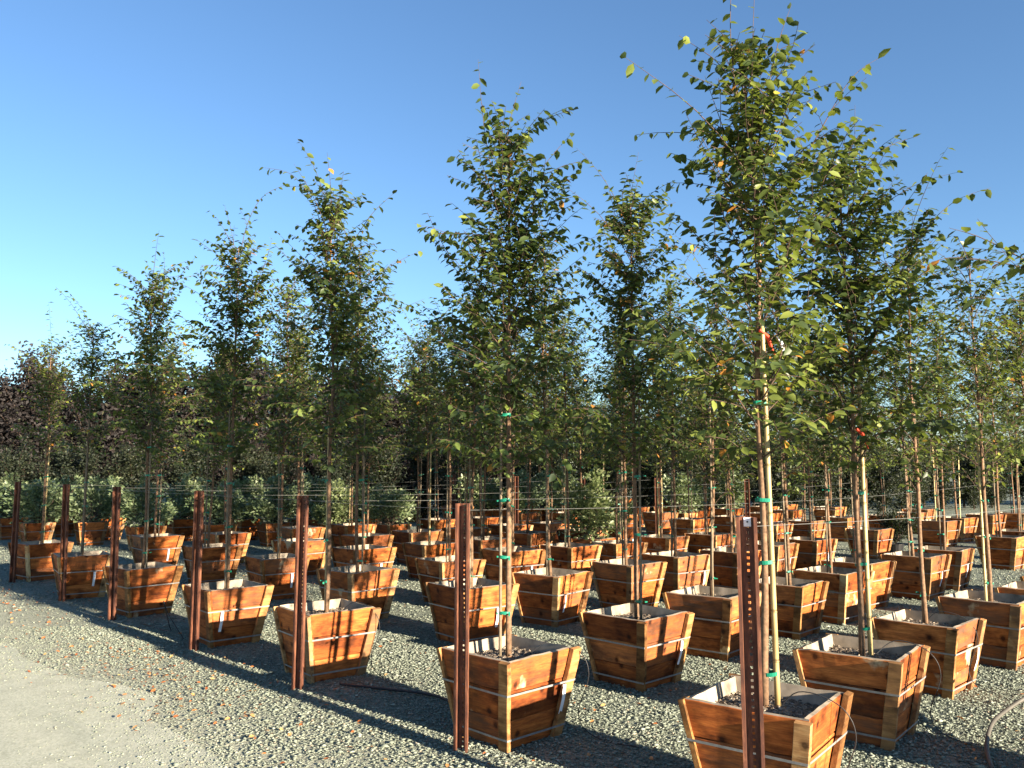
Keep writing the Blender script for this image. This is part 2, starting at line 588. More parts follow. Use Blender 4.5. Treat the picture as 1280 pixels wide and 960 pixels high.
def grow(seed, top, low, nprim=30, wide=1.0, leaf=0.068, whips=(), nwhip=4, lean=(0, 0), dens=1.0, detail=False):
    """a young upright elm; z = 0 is the soil. returns (wood MB, Foliage)"""
    r = random.Random(seed)
    wood_, fo = MB(), Foliage()
    n = 14
    ph = r.uniform(0, 6.3)
    tp = []
    for i in range(n + 1):
        u = i / n
        w = 0.03 * math.sin(u * 5 + ph) * u + 0.012 * math.sin(u * 13 + ph)
        tp.append(Vector((lean[0] * u + w * math.cos(ph), lean[1] * u + w * math.sin(ph), top * u - 0.04 * (i == 0))))
    wood_.tube(tp, [0.0165 * (1 - i / n) ** 0.8 + 0.003 for i in range(n + 1)], 7)
    wood_.split = len(wood_.f)

    def trunk(z):
        u = min(max(z / top, 0), 0.999) * n
        i = int(u)
        return tp[i].lerp(tp[i + 1], u - i)

    az = r.uniform(0, 6.3)
    for k in range(nprim):
        u = (k + r.uniform(0, 0.9)) / nprim
        u = min(0.999, max(0.0, u + 0.025 * math.sin(u * 31 + ph)))
        z0 = low + (top - low) * (u ** 0.95) * 0.94
        az += 2.4 + r.uniform(-0.4, 0.4)
        L = env(u) * wide * (r.uniform(0.6, 1.55) if r.random() < 0.8 else r.uniform(1.6, 2.2)) + 0.16
        el = R(r.uniform(48, 74) + 10 * u - (26 if u < 0.25 else 0) * r.random())
        p = trunk(z0)
        pts = [p]
        a = az
        nseg = 6
        for s in range(nseg):
            d = Vector((math.cos(a) * math.cos(el), math.sin(a) * math.cos(el), math.sin(el)))
            pts.append(pts[-1] + d * (L / nseg))
            el += R(r.uniform(-15, 7)); a += r.uniform(-0.22, 0.22)
        wood_.tube(pts, [0.0065 * (1 - 0.8 * i / nseg) * (0.5 + 0.5 * min(1, L)) for i in range(nseg + 1)], 4, False)
        tm = r.gauss(0.47, 0.15)
        leaf_along(fo, pts[2:], 0.035 / dens, leaf, r, tm)
        sd = 1
        for q, d in poly_at(pts, 0.088 / dens, 0.06):
            sd = -sd
            sv = d.cross(Vector((0, 0, 1)))
            if sv.length < 0.1: sv = Vector((1, 0, 0))
            sv.normalize()
            l2 = r.uniform(0.12, 0.40) * (0.75 + 0.4 * wide)
            dd = (d * 0.85 + sv * sd * r.uniform(0.35, 0.85) + Vector((r.gauss(0, .3), r.gauss(0, .3), r.gauss(0.05, .3)))).normalized()
            t2 = [q]
            for s in range(3):
                t2.append(t2[-1] + dd * (l2 / 3))
                dd = (dd + Vector((r.gauss(0, .12), r.gauss(0, .12), -0.14))).normalized()
            wood_.tube(t2, [0.0026, 0.0023, 0.0019, 0.0013], 3, False)
            leaf_along(fo, t2, 0.029 / dens, leaf, r, tm + r.gauss(0, 0.10))
    # leafy long shoots
    auto = []
    for k in range(nwhip):
        z0 = low + (top - low) * r.uniform(0.45, 0.98)
        a = r.uniform(0, 6.3)
        e = r.uniform(48, 86)
        L = r.uniform(0.5, 1.0)
        q = trunk(z0); pts = [q]
        for s in range(6):
            e -= r.uniform(0, 13)
            pts.append(pts[-1] + Vector((math.cos(a) * math.cos(R(e)), math.sin(a) * math.cos(R(e)), math.sin(R(e)))) * L / 6)
        auto.append((pts, 0.046))
    for w in whips:
        # w: list of (lateral, z, depth offset) in metres about the trunk, z above the ground
        pts = [Vector((a * rx + dd * hx, a * ry + dd * hy, z - 0.41)) for a, z, dd in w]
        # smooth
        sm = []
        for i in range(len(pts) - 1):
            p0 = pts[max(i - 1, 0)]; p1 = pts[i]; p2 = pts[i + 1]; p3 = pts[min(i + 2, len(pts) - 1)]
            for s in range(5):
                t = s / 5
                sm.append(0.5 * ((2 * p1) + (p2 - p0) * t + (2 * p0 - 5 * p1 + 4 * p2 - p3) * t * t + (3 * p1 - p0 - 3 * p2 + p3) * t ** 3))
        sm.append(pts[-1])
        auto.append((sm, 0.05))
    for pts, st in auto:
        m = len(pts) - 1
        wood_.tube(pts, [0.0042 * (1 - 0.8 * i / m) for i in range(m + 1)], 4, False)
        leaf_along(fo, pts[1:], st, leaf * 1.05, r, 0.58, 0.35)
        for q, d in poly_at(pts[:max(2, int(m * 0.6))], 0.09, 0.05):
            sv = Vector((r.gauss(0, 1), r.gauss(0, 1), r.gauss(0.2, .5))).normalized()
            t2 = [q, q + (d + sv * 0.8) * 0.06, q + (d + sv) * 0.12 + Vector((0, 0, -0.01))]
            wood_.tube(t2, [0.0018, 0.0014, 0.001], 3, False)
            leaf_along(fo, t2, 0.035, leaf, r, 0.55)
    return wood_, fo


def stake_mesh(h, rad, seed, mat='bamboo'):
    r = random.Random(seed)
    b = MB()
    pts = []; rr = []
    z = -0.05
    while z < h:
        pts.append((0, 0, z)); rr.append(rad * (1 - 0.25 * z / h))
        z += 0.2325
    pts.append((0, 0, h)); rr.append(rad * 0.74)
    b.tube(pts, rr, 9)
    zz = 0.2325
    while zz < h:                                                # swollen joints
        b.tube([(0, 0, zz - 0.006), (0, 0, zz), (0, 0, zz + 0.006)], [rad * (1 - .25 * zz / h) * k for k in (1.0, 1.13, 1.0)], 9)
        zz += 0.2325
    return b.mesh('stake', mat, True)


def tie_mesh():
    b = MB()
    w, a, c = 0.009, 0.030, 0.056                               # a flat loop round trunk and stake with a knot tail
    ring = []
    for k in range(16):
        t = 2 * math.pi * k / 16
        ring.append((0.026 + c * 0.62 * math.cos(t), 0.021 * math.sin(t)))
    V = [(x, y, -w) for x, y in ring] + [(x, y, w) for x, y in ring]
    F = [(i, (i + 1) % 16, 16 + (i + 1) % 16, 16 + i) for i in range(16)]
    b.add(V, F)
    b.box((-0.022, -0.021, -0.004), (-0.012, -0.045, 0.005))
    b.box((0.050, -0.021, -0.016), (0.060, -0.034, 0.0))
    return b.mesh('tie', 'tie')


TIE = tie_mesh()
STAKES = [stake_mesh(h_, r_, i, m_) for i, (h_, r_, m_) in enumerate([(1.85, 0.0145, 'bamboo'), (1.6, 0.013, 'bamboo'), (1.95, 0.011, 'shadestake'), (1.7, 0.010, 'shadestake')])]
LEAF_MESH = []
for i, t_ in enumerate((0.15, 0.32, 0.48, 0.62, 0.75, 0.83)):
    V_, F_, T_ = leaf_arrays([(0, 0, 0)], [(0, 1, 0)], [(0, 0, 1)], [1.0], [t_], True)
    LEAF_MESH.append(big_mesh('leaf', 'leaf', V_, F_, T_))


def add_stake(root, r, mesh_i, near, a=None):
    if a is None: a = r.uniform(0, 6.3)
    off = 0.052
    s = link('bamboo_stake', STAKES[mesh_i], root)
    s.location = (off * math.cos(a), off * math.sin(a), 0)
    s.rotation_euler = (r.gauss(0, 0.008), r.gauss(0, 0.008), a + math.pi)
    for z in (0.22, 0.62, 1.02, 1.4)[:4 if near else 3]:
        z += r.uniform(-0.08, 0.08)
        t = link('tie', TIE, s, (0, 0, z))
        t.rotation_euler = (r.gauss(0, .1), r.gauss(0, .1), 0)


def tree_meshes(wood_, fo, detail, single=0):
    wm = wood_.mesh('trunk', 'bark', True)
    wm.materials.append(M['shoot'])
    mi = np.ones(len(wm.polygons), dtype=np.int32); mi[:wood_.split] = 0
    wm.polygons.foreach_set('material_index', mi)
    p, d, n, s, t = map(np.array, (fo.p, fo.d, fo.n, fo.s, fo.t))
    picked = []
    if single:
        # the leaves that show largest: those towards the camera and on the outside
        score = -(p[:, 0] * hx + p[:, 1] * hy) + 0.25 * np.abs(p[:, 0] * rx + p[:, 1] * ry) + 0.15 * p[:, 2] + s * 4
        idx = np.argsort(-score)[:single]
        picked = [(p[i], d[i], n[i], s[i], t[i]) for i in idx]
        keep = np.ones(len(p), bool); keep[idx] = False
        p, d, n, s, t = p[keep], d[keep], n[keep], s[keep], t[keep]
    V, F, T = leaf_arrays(p, d, n, s, t, detail)
    return wm, big_mesh('crown', 'leaf', V, F, T), picked


def plant_tree(wm, cm, picked, loc, rz, label, group, r, near=False, stake_i=0, scale=1.0, stake=True, stake_a=None):
    o = thing('elm_tree', label, 'tree', loc, rz, group)
    o.scale = (scale,) * 3
    link('trunk', wm, o)
    c = link('crown', cm, o); c['kind'] = 'stuff'
    for p, d, n, s, t in picked:
        d = Vector(d).normalized(); n = Vector(n); n = (n - d * n.dot(d)).normalized(); sx = d.cross(n)
        k = min(range(6), key=lambda i: abs((0.15, 0.32, 0.48, 0.62, 0.75, 0.83)[i] - t))
        m = Matrix(((sx.x * s, d.x * s, n.x * s, p[0]), (sx.y * s, d.y * s, n.y * s, p[1]), (sx.z * s, d.z * s, n.z * s, p[2]), (0, 0, 0, 1)))
        link('leaf', LEAF_MESH[k], o, mat4=m)
    if stake:
        add_stake(o, r, stake_i, near, stake_a)
    return o


# ------------------------------------------------------------------ planter boxes
BH, WB, WT = 0.47, 0.208, 0.300
TAU = math.atan((WT - WB) / BH)
SL = BH / math.cos(TAU)


def half(v):
    return WB + (WT - WB) * v / SL


LEVELS = [(0.0, 0.154), (0.158, 0.314), (0.318, SL)]


def board_mesh(lv, inset, thick, y0, seed):
    r = random.Random(seed)
    v0, v1 = LEVELS[lv]
    vc = (v0 + v1) / 2
    b = MB(); n = 8
    V = []; F = []
    for i in range(n + 1):
        e0 = r.gauss(0, 0.0012); e1 = r.gauss(0, 0.0012) - (abs(r.gauss(0, 0.0025)) if lv == 2 else 0)
        bow = r.gauss(0, 0.0008)
        t = -1 + 2 * i / n
        for v, e, y in ((v0 + 0.002, e0, 0.003), (v0, e0 + 0.002, 0.0), (v1, e1 - 0.002, 0.0), (v1 - 0.002, e1, 0.003)):
            pass
        prof = [(v0 + 0.003 + e0, y0 + bow), (v1 - 0.003 + e1, y0 + bow), (v1 + e1, y0 + bow + 0.003), (v1 + e1, y0 + thick), (v0 + e0, y0 + thick), (v0 + e0, y0 + bow + 0.003)]
        for v, y in prof:
            V.append((t * (half(v) - inset), y, v - vc))
    for i in range(n):
        for k in range(6):
            k2 = (k + 1) % 6
            F.append((i * 6 + k, i * 6 + k2, (i + 1) * 6 + k2, (i + 1) * 6 + k))
    F.append(tuple(range(6))); F.append(tuple(n * 6 + k for k in range(6))[::-1])
    b.add(V, F)
    me = b.mesh('board', 'board')
    me.materials.append(M['inner'])                              # the bleached inside face and top edge
    for i in range(n):
        me.polygons[i * 6 + 3].material_index = 1
        if lv == 2: me.polygons[i * 6 + 2].material_index = 1
    return me


def cleat_mesh(seed):
    r = random.Random(seed)
    b = MB(); n = 5
    V = []; F = []
    v0, v1 = -0.002, SL + 0.006 + r.uniform(-0.012, 0.008)
    for i in range(n + 1):
        v = v0 + (v1 - v0) * i / n
        w = half(v); j = r.gauss(0, 0.0015)
        a, c = w - 0.056 + j, w + 0.021 + j
        for u, y in ((a, -0.0275), (a + 0.003, -0.031), (c - 0.003, -0.031), (c, -0.0275), (c, -0.0008), (a, -0.0008)):
            V.append((u - 0.25, y, v - SL / 2))
    for i in range(n):
        for k in range(6):
            k2 = (k + 1) % 6
            F.append((i * 6 + k, (i + 1) * 6 + k, (i + 1) * 6 + k2, i * 6 + k2))
    F.append(tuple(range(6))[::-1]); F.append(tuple(n * 6 + k for k in range(6)))
    b.add(V, F)
    return b.mesh('cleat', 'cleat')


BOARDS_X = [[board_mesh(l, 0.0, 0.021, 0.0, 10 * l + s) for s in range(3)] for l in range(3)]
BOARDS_Y = [[board_mesh(l, 0.0225, 0.021, 0.007, 50 + 10 * l + s) for s in range(3)] for l in range(3)]
CLEATS = [cleat_mesh(90 + s) for s in range(3)]


def face_frame(k):
    """face k: outward normal n, right-hand direction u seen from outside, slope up s"""
    ang = [math.pi, -math.pi / 2, 0.0, math.pi / 2][k]        # -X, -Y, +X, +Y
    n = Vector((math.cos(ang), math.sin(ang), 0))
    u = (-n).cross(Vector((0, 0, 1)))
    s = n * math.sin(TAU) + Vector((0, 0, 1)) * math.cos(TAU)
    return n, u, s, s.cross(u)


FR = [face_frame(k) for k in range(4)]


def face_mat(k, u0, v0, tw=0.0, out=0.0):
    n, u, s, y = FR[k]
    o = n * WB + u * u0 + s * v0 - y * out
    m = Matrix(((u.x, y.x, s.x, o.x), (u.y, y.y, s.y, o.y), (u.z, y.z, s.z, o.z), (0, 0, 0, 1)))
    return m @ Matrix.Rotation(tw, 4, 'Y')


def hull(P):
    P = sorted(set((round(a, 5), round(b, 5)) for a, b in P))
    def half_(Q):
        out = []
        for p in Q:
            while len(out) >= 2 and (out[-1][0] - out[-2][0]) * (p[1] - out[-2][1]) - (out[-1][1] - out[-2][1]) * (p[0] - out[-2][0]) <= 1e-7:
                out.pop()
            out.append(p)
        return out
    return half_(P)[:-1] + half_(P[::-1])[:-1]


def strap_mesh(z):
    def ring(zz, off):
        w = WB + (WT - WB) * zz / BH
        P = []
        for n, u, s, y in FR:
            for uu, oo in ((w + 0.021, 0.0325), (w - 0.056, 0.0325), (w + 0.021, 0.0)):
                q = n * (w + oo + off) + u * (uu + (off if uu > w else -off))
                P.append((q.x, q.y))
        return hull(P)
    b = MB()
    lo, hi, li, hi2 = ring(z - 0.0055, 0.0016), ring(z + 0.0055, 0.0016), ring(z - 0.0055, 0.0), ring(z + 0.0055, 0.0)
    n = min(map(len, (lo, hi, li, hi2)))
    V = [(x, y, z - 0.0055) for x, y in lo[:n]] + [(x, y, z + 0.0055) for x, y in hi[:n]] + [(x, y, z + 0.0055) for x, y in hi2[:n]] + [(x, y, z - 0.0055) for x, y in li[:n]]
    F = []
    for a in range(4):
        for i in range(n):
            j = (i + 1) % n
            a2 = (a + 1) % 4
            F.append((a * n + i, a * n + j, a2 * n + j, a2 * n + i))
    b.add(V, F)
    return b.mesh('strap', 'strap')


STRAPS = [strap_mesh(0.300), strap_mesh(0.062)]


def soil_mesh(seed):
    r = np.random.default_rng(seed)
    n = 26
    w = WB + (WT - WB) * 0.41 / BH - 0.024
    g_ = np.linspace(-w, w, n)
    X, Y = np.meshgrid(g_, g_)
    rr = np.hypot(X, Y)
    Z = 0.405 + 0.02 * np.exp(-(rr / 0.14) ** 2) + r.normal(0, 0.004, X.shape) + 0.008 * np.sin(X * 17 + seed) * np.cos(Y * 13 + 2 * seed)
    V = np.stack([X, Y, Z], -1).reshape(-1, 3)
    F = [(j * n + i, j * n + i + 1, (j + 1) * n + i + 1, (j + 1) * n + i) for j in range(n - 1) for i in range(n - 1)]
    b = MB(); b.add(V, F)
    for q in range(170):                                        # bark chips
        x, y = r.uniform(-w * .95, w * .95, 2)
        a = r.uniform(0, 6.3); l = r.uniform(0.008, 0.02); h_ = r.uniform(0.003, 0.007)
        c, s_ = math.cos(a) * l, math.sin(a) * l
        z = 0.412 + 0.02 * math.exp(-((x * x + y * y) ** .5 / 0.14) ** 2)
        b.add([(x - c, y - s_, z), (x + s_ * .5, y - c * .5, z), (x + c, y + s_, z + r.uniform(-.003, .006)), (x - s_ * .5, y + c * .5, z), (x, y, z + h_)],
              [(0, 1, 4), (1, 2, 4), (2, 3, 4), (3, 0, 4)])
    return b.mesh('soil', 'soil')


SOILS = [soil_mesh(s) for s in range(3)]


def tag_mesh():
    b = MB()
    n = 6
    V = []; F = []
    for i in range(n + 1):
        z = -0.165 * i / n
        y = -0.004 - 0.006 * math.sin(i * 0.7)
        V += [(-0.013, y, z), (0.013, y - 0.001, z), (0.013, y + 0.001, z), (-0.013, y + 0.0015, z)]
    for i in range(n):
        for k in range(4):
            k2 = (k + 1) % 4
            F.append((i * 4 + k, i * 4 + k2, (i + 1) * 4 + k2, (i + 1) * 4 + k))
    b.add(V, F)
    return b.mesh('paper_tag', 'tag')


TAG = tag_mesh()


def plant_box(x, y, rz, label, group, r, tagu=None, scale=1.0):
    o = thing('planter_box', label, 'planter box', (x, y, 0), rz, group)
    o.scale = (scale * 0.96, scale * 0.96, scale * 1.085)
    for k in range(4):
        for l in range(3):
            src = (BOARDS_X if k in (0, 2) else BOARDS_Y)[l]
            v0, v1 = LEVELS[l]
            link('board', r.choice(src), o, mat4=face_mat(k, 0, (v0 + v1) / 2, r.gauss(0, 0.0012), r.gauss(0, 0.0007)))
        link('cleat', r.choice(CLEATS), o, mat4=face_mat(k, 0.25, SL / 2 - 0.001 + r.uniform(0, .004)))
    for s in STRAPS:
        link('strap', s, o)
    link('soil', r.choice(SOILS), o)
    if tagu is not None:
        link('paper_tag', TAG, o, mat4=face_mat(1, tagu, 0.30, r.gauss(0, .06), 0.03 if tagu > 0.16 else 0.012))
    return o


# ------------------------------------------------------------------ the block of trees
ROWS = [3.57, 5.12, 6.40, 7.62, 8.66, 9.75, 10.85, 11.95]
COLS = [2.1, 3.86, 5.78, 7.55, 9.5, 11.2, 13.3]
ORD = ['first', 'second', 'third', 'fourth', 'fifth', 'sixth', 'seventh', 'eighth', 'ninth', 'tenth', 'eleventh', 'twelfth']
SHRUBS = [(4.94, 18.9, 1.2, 0.62), (5.81, 18.4, 1.15, 0.5), (6.14, 16.35, 1.2, 0.55), (7.35, 15.87, 1.12, 0.5), (8.4, 15.55, 1.15, 0.6),
          (9.06, 14.25, 1.12, 0.5), (9.8, 13.5, 1.08, 0.5), (10.25, 8.65, 1.3, 0.62)]
SHRUBS += [(4.98, 21.10, 1.20, 0.55), (6.00, 20.94, 1.25, 0.55), (6.46, 19.39, 1.15, 0.55), (7.54, 18.05, 1.20, 0.55), (8.58, 17.19, 1.25, 0.55), (9.37, 16.00, 1.20, 0.55),
           (10.47, 15.48, 1.15, 0.55), (14.39, 15.99, 1.30, 0.55), (14.50, 14.49, 1.25, 0.55), (16.25, 14.88, 1.35, 0.55), (17.27, 11.80, 1.30, 0.55), (19.82, 12.11, 1.35, 0.55)]

# hand-set trees: (row, col): position, turn of the box, tree kind
HERO = {
    (0, 0): dict(p=(3.72, 2.08), rz=R(9), top=3.35, low=1.12, nprim=50, wide=0.68, leaf=0.063, stake=0, single=300, tagu=None,
                 whips=[[(-.05, 3.3, 0), (-.1, 3.75, -.05), (-.08, 4.15, -.05)], [(0.0, 3.0, 0), (.1, 3.6, -.1), (.2, 3.9, -.1)],
                        [(.05, 2.75, 0), (.3, 3.2, -.1), (.48, 3.5, -.12), (.65, 3.62, -.12)], [(.1, 2.5, 0), (.45, 2.9, .1), (.7, 3.2, .1), (.92, 3.3, .12)],
                        [(-.02, 2.7, 0), (-.18, 3.0, -.1), (-.3, 3.22, -.15)], [(-.02, 2.9, 0), (-.12, 3.3, .05), (-.2, 3.62, .1)],
                        [(0, 2.1, 0), (-.22, 2.4, 0), (-.38, 2.58, 0)], [(.02, 3.1, 0), (.02, 3.6, 0), (.05, 4.1, 0)]]),
    (0, 1): dict(p=(3.57, 3.70), rz=R(1), top=3.25, low=1.05, nprim=52, wide=0.70, leaf=0.062, stake=3, single=300, tagu=0.19,
                 whips=[[(-.08, 3.3, 0), (-.16, 3.75, 0), (-.2, 4.2, 0)], [(-.05, 3.4, 0), (.0, 3.75, 0), (.08, 4.05, 0)],
                        [(.02, 3.1, 0), (.2, 3.45, 0), (.42, 3.72, 0)], [(.0, 2.9, 0), (.2, 3.15, -.1), (.42, 3.4, -.1)],
                        [(-.05, 2.9, 0), (-.2, 3.12, .1), (-.38, 3.28, .1)], [(0, 1.7, 0), (-.2, 1.85, -.1), (-.34, 1.75, -.15)],
                        [(.0, 2.4, 0), (.3, 2.75, 0), (.5, 2.92, 0)]]),
    (0, 2): dict(p=(3.57, 5.75), rz=R(-4), top=3.25, low=1.1, nprim=44, wide=0.74, leaf=0.062, stake=1, single=0, tagu=None,
                 whips=[[(-.05, 3.2, 0), (-.15, 3.65, 0), (-.35, 3.95, 0), (-.6, 4.02, 0)], [(0, 2.9, 0), (-.2, 3.2, .1), (-.52, 3.52, .1)],
                        [(.05, 3.2, 0), (.28, 3.6, 0), (.5, 3.82, 0)], [(.05, 2.8, 0), (.4, 3.15, 0), (.72, 3.33, 0)],
                        [(.05, 2.4, 0), (.45, 2.75, -.1), (.75, 2.9, -.1)], [(.02, 3.2, 0), (.03, 3.6, 0), (.04, 3.9, 0)]]),
    (0, 3): dict(p=(3.55, 7.42), rz=R(-2), top=3.25, low=1.05, nprim=42, wide=0.72, leaf=0.062, stake=3, single=0, tagu=-0.16,
                 whips=[[(-.02, 3.2, 0), (-.05, 3.7, 0), (-.15, 4.08, 0)], [(0, 3.3, 0), (.05, 3.8, 0), (.2, 4.15, 0), (.46, 4.3, 0)],
                        [(.02, 2.8, 0), (.2, 3.3, 0), (.32, 3.75, 0)], [(0, 2.6, 0), (-.25, 3.1, 0), (-.4, 3.45, 0)], [(0, 2.5, 0), (.3, 2.9, 0), (.6, 3.25, 0)]]),
    (0, 4): dict(p=(3.55, 9.48), rz=R(5), top=3.3, low=1.05, nprim=42, wide=0.76, leaf=0.062, stake=3, single=0, tagu=None,
                 whips=[[(.05, 3.2, 0), (.1, 3.7, 0), (.08, 4.02, 0)], [(.05, 3.1, 0), (.2, 3.6, 0), (.45, 3.95, 0)], [(0, 3.0, 0), (-.15, 3.5, 0), (-.4, 3.8, 0)]]),
    (1, 0): dict(p=(5.12, 2.22), rz=R(7), top=3.1, low=1.05, nprim=50, wide=0.85, leaf=0.064, stake=0, single=300, tagu=None,
                 whips=[[(.1, 2.5, 0), (.45, 3.0, 0), (.7, 3.25, 0), (.95, 3.35, 0)], [(.05, 2.7, 0), (.3, 3.1, 0), (.55, 3.45, 0)],
                        [(.05, 3.1, 0), (.08, 3.5, 0), (.1, 3.9, 0)], [(.05, 2.2, 0), (.35, 2.7, 0), (.62, 2.98, 0)]]),
    (1, 1): dict(p=(5.12, 3.92), rz=R(1), top=3.3, low=0.95, nprim=50, wide=0.70, leaf=0.062, stake=3, single=0, tagu=0.18,
                 whips=[[(.0, 3.2, 0), (.0, 3.65, 0), (.07, 4.06, 0)], [(.02, 3.2, 0), (.15, 3.55, 0), (.36, 3.65, 0)], [(.02, 2.5, 0), (.2, 2.8, 0), (.42, 2.95, 0)],
                        [(0, 2.7, 0), (-.25, 3.0, 0), (-.45, 3.15, 0)]]),
}

# eight shared tree shapes for the rest
VARS = []
for i in range(10):
    rr_ = random.Random(300 + i)
    w_, f_ = grow(300 + i, rr_.uniform(2.9, 3.4), rr_.uniform(0.85, 1.2), rr_.choice((36, 42, 48)), rr_.uniform(0.58, 0.92), rr_.uniform(0.058, 0.068), (), 10, (rr_.uniform(-.13, .13), rr_.uniform(-.13, .13)), 0.95)
    VARS.append(tree_meshes(w_, f_, False)[:2])


def in_view(x, y, m=1.0):
    d = depth(x, y)
    return d > 2.5 and abs(lateral(x, y)) < 0.64 * d + m


def place_pair(ri, ci, x, y, rz, blk, group_t, group_b, r, vi=None, tagu=None):
    where = 'in the %s row from the posts, %s back' % (ORD[ri], ORD[ci]) if blk == 0 else \
            'across the far aisle, %s row, %s back' % (ORD[ri], ORD[ci])
    plant_box(x, y, rz, 'tapered redwood planter box ' + where, group_b, r, tagu, r.uniform(0.97, 1.04))
    wm, cm = VARS[r.randrange(10) if vi is None else vi]
    plant_tree(wm, cm, [], (x + r.gauss(0, .02), y + r.gauss(0, .02), 0.44), r.uniform(0, 6.28), 'slender staked young tree ' + where, group_t, r,
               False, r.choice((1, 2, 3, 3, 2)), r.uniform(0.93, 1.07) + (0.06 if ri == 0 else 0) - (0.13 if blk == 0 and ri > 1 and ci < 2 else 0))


HLABEL = {
    (0, 0): ('nearest tall tree with a thick pale bamboo stake and green ties', 'nearest planter box, cut by the bottom edge, behind the perforated post'),
    (0, 1): ('tall tree with leggy top shoots behind the second nearest post', 'orange lit planter box with a pale sapwood patch behind the second nearest post'),
    (0, 2): ('tree with a long shoot arching left, behind the third nearest post', 'planter box with one bright yellow corner cleat behind the third nearest post'),
    (0, 3): ('tree with a whip arching right, behind the fourth nearest post', 'planter box with a white tag behind the fourth nearest post'),
    (0, 4): ('tree of loose habit behind the fifth nearest post', 'planter box behind the fifth nearest post'),
    (1, 0): ('wide tree with pale bamboo stake just right of the nearest tree', 'large shaded planter box right of the nearest one, turned slightly'),
    (1, 1): ('slim tree with one tall tip in the second row, right of centre', 'planter box with orange sunlit end in the second row, right of centre'),
}
GT, GB = 'young trees in wooden boxes', 'wooden planter boxes set out in rows'
for ri, X in enumerate(ROWS):
    for ci, Y in enumerate(COLS):
        r = random.Random(1000 + ri * 20 + ci)
        if (ri, ci) in HERO:
            h_ = HERO[(ri, ci)]
            x, y = h_['p']
            w_, f_ = grow(500 + ri * 20 + ci, h_['top'], h_['low'], h_['nprim'], h_['wide'], h_['leaf'], h_['whips'], 8, (0, 0), 1.12, True)
            wm, cm, pk = tree_meshes(w_, f_, True, h_['single'])
            lt, lb = HLABEL[(ri, ci)]
            plant_box(x, y, h_['rz'], lb, GB, r, h_['tagu'])
            plant_tree(wm, cm, pk, (x, y, 0.44), 0, lt, GT, r, True, h_['stake'], stake_a={(0, 0): R(-45), (1, 0): R(-45), (0, 1): R(135)}.get((ri, ci)))
            continue
        x = X + r.gauss(0, 0.05) + (0.12 if ci == 0 and ri > 1 else 0)
        y = Y + r.gauss(0, 0.06) + (0.15 if ri > 1 and ci < 4 else 0)
        if not in_view(x, y, 1.2): continue
        if any((x - a) ** 2 + (y - b) ** 2 < 0.85 ** 2 for a, b, *_ in SHRUBS): continue
        place_pair(ri, ci, x, y, R(r.gauss(0, 4)), 0, GT, GB, r, None, r.choice((None, None, 0.19, -0.15, 0.1)))
# red flagging and a white card tied to the nearest tree, a red ribbon on its neighbour
for o_ in [q for q in bpy.data.objects if q.get('label') in (HLABEL[(0, 0)][0], HLABEL[(1, 0)][0])]:
    first = o_['label'] == HLABEL[(0, 0)][0]
    zf = 1.80 if first else 1.36
    b = MB()
    b.tube([(-0.03, -0.035, zf + .03), (0.02, -0.05, zf), (0.035, -0.06, zf - .05), (0.05, -0.07, zf - .09)], [0.008, 0.011, 0.008, 0.003], 5)
    link('flagging', b.mesh('flagging', 'flag'), o_)
    if first:
        b = MB(); b.tube([(0.04, -.09, zf + .0), (0.065, -.10, zf - .03), (0.075, -.105, zf - .075)], [0.003, 0.009, 0.007], 4); link('card_tag', b.mesh('card_tag', 'tag'), o_)
# one more tree right of the frame whose branch reaches in
r = random.Random(77)
plant_box(5.15, 0.6, 0, 'planter box of the tree standing just outside the right edge', GB, r)
w_, f_ = grow(900, 3.1, 1.2, 26, 1.0, 0.075, [[(-.1, 2.2, 0), (-.6, 2.5, 0), (-1.05, 2.6, 0), (-1.25, 2.55, 0)], [(-.1, 2.1, 0), (-.6, 2.35, 0), (-1.05, 2.4, 0)], [(-.5, 2.45, 0), (-.9, 2.68, 0), (-1.1, 2.75, 0)]], 1, (0, 0), 0.9)
wm, cm, pk = tree_meshes(w_, f_, True)
plant_tree(wm, cm, [], (5.15, 0.6, 0.44), 0, 'tree whose dark leafy branch reaches in at the right edge', GT, r, True, 1)
# the block past the aisle
for ri, X in enumerate([14.9, 16.4, 17.9, 19.4, 20.9, 22.4]):
    for ci in range(9):
        r = random.Random(3000 + ri * 20 + ci)
        Y = 4.2 + ci * 1.9
        x, y = X + r.gauss(0, .12), Y + r.gauss(0, .12)
        if not in_view(x, y, 0.6): continue
        if (x - 15.88) ** 2 + (y - 6.18) ** 2 < 0.8: continue
        place_pair(ri, ci, x, y, R(r.gauss(0, 6)), 1, GT, GB, r, None, None)


# ------------------------------------------------------------------ rusty posts and wires
def post_mesh():
    b = MB()
    Hp, w, dp, t = 1.385, 0.029, 0.040, 0.004
    # channel open to local -Y; web at y = 0, flanges run forward and end in turned lips
    b.box((-w, -t, 0.0), (-0.0055, 0, Hp)); b.box((0.0055, -t, 0.0), (w, 0, Hp))
    z = 0.0
    while z < Hp - 0.02:                                        # bars between the punched holes
        b.box((-0.0055, -t, z), (0.0055, 0, min(Hp, z + 0.0155))); z += 0.0265
    b.box((-0.0055, -t, z), (0.0055, 0, Hp))
    for s in (-1, 1):
        a, c = sorted((s * w, s * (w + t)))
        b.box((a, -dp, 0.0), (c, 0, Hp))
        a, c = sorted((s * (w + t), s * (w + t + 0.010)))
        b.box((a, -dp, 0.0), (c, -dp + t, Hp))
    return b.mesh('post', 'rust')


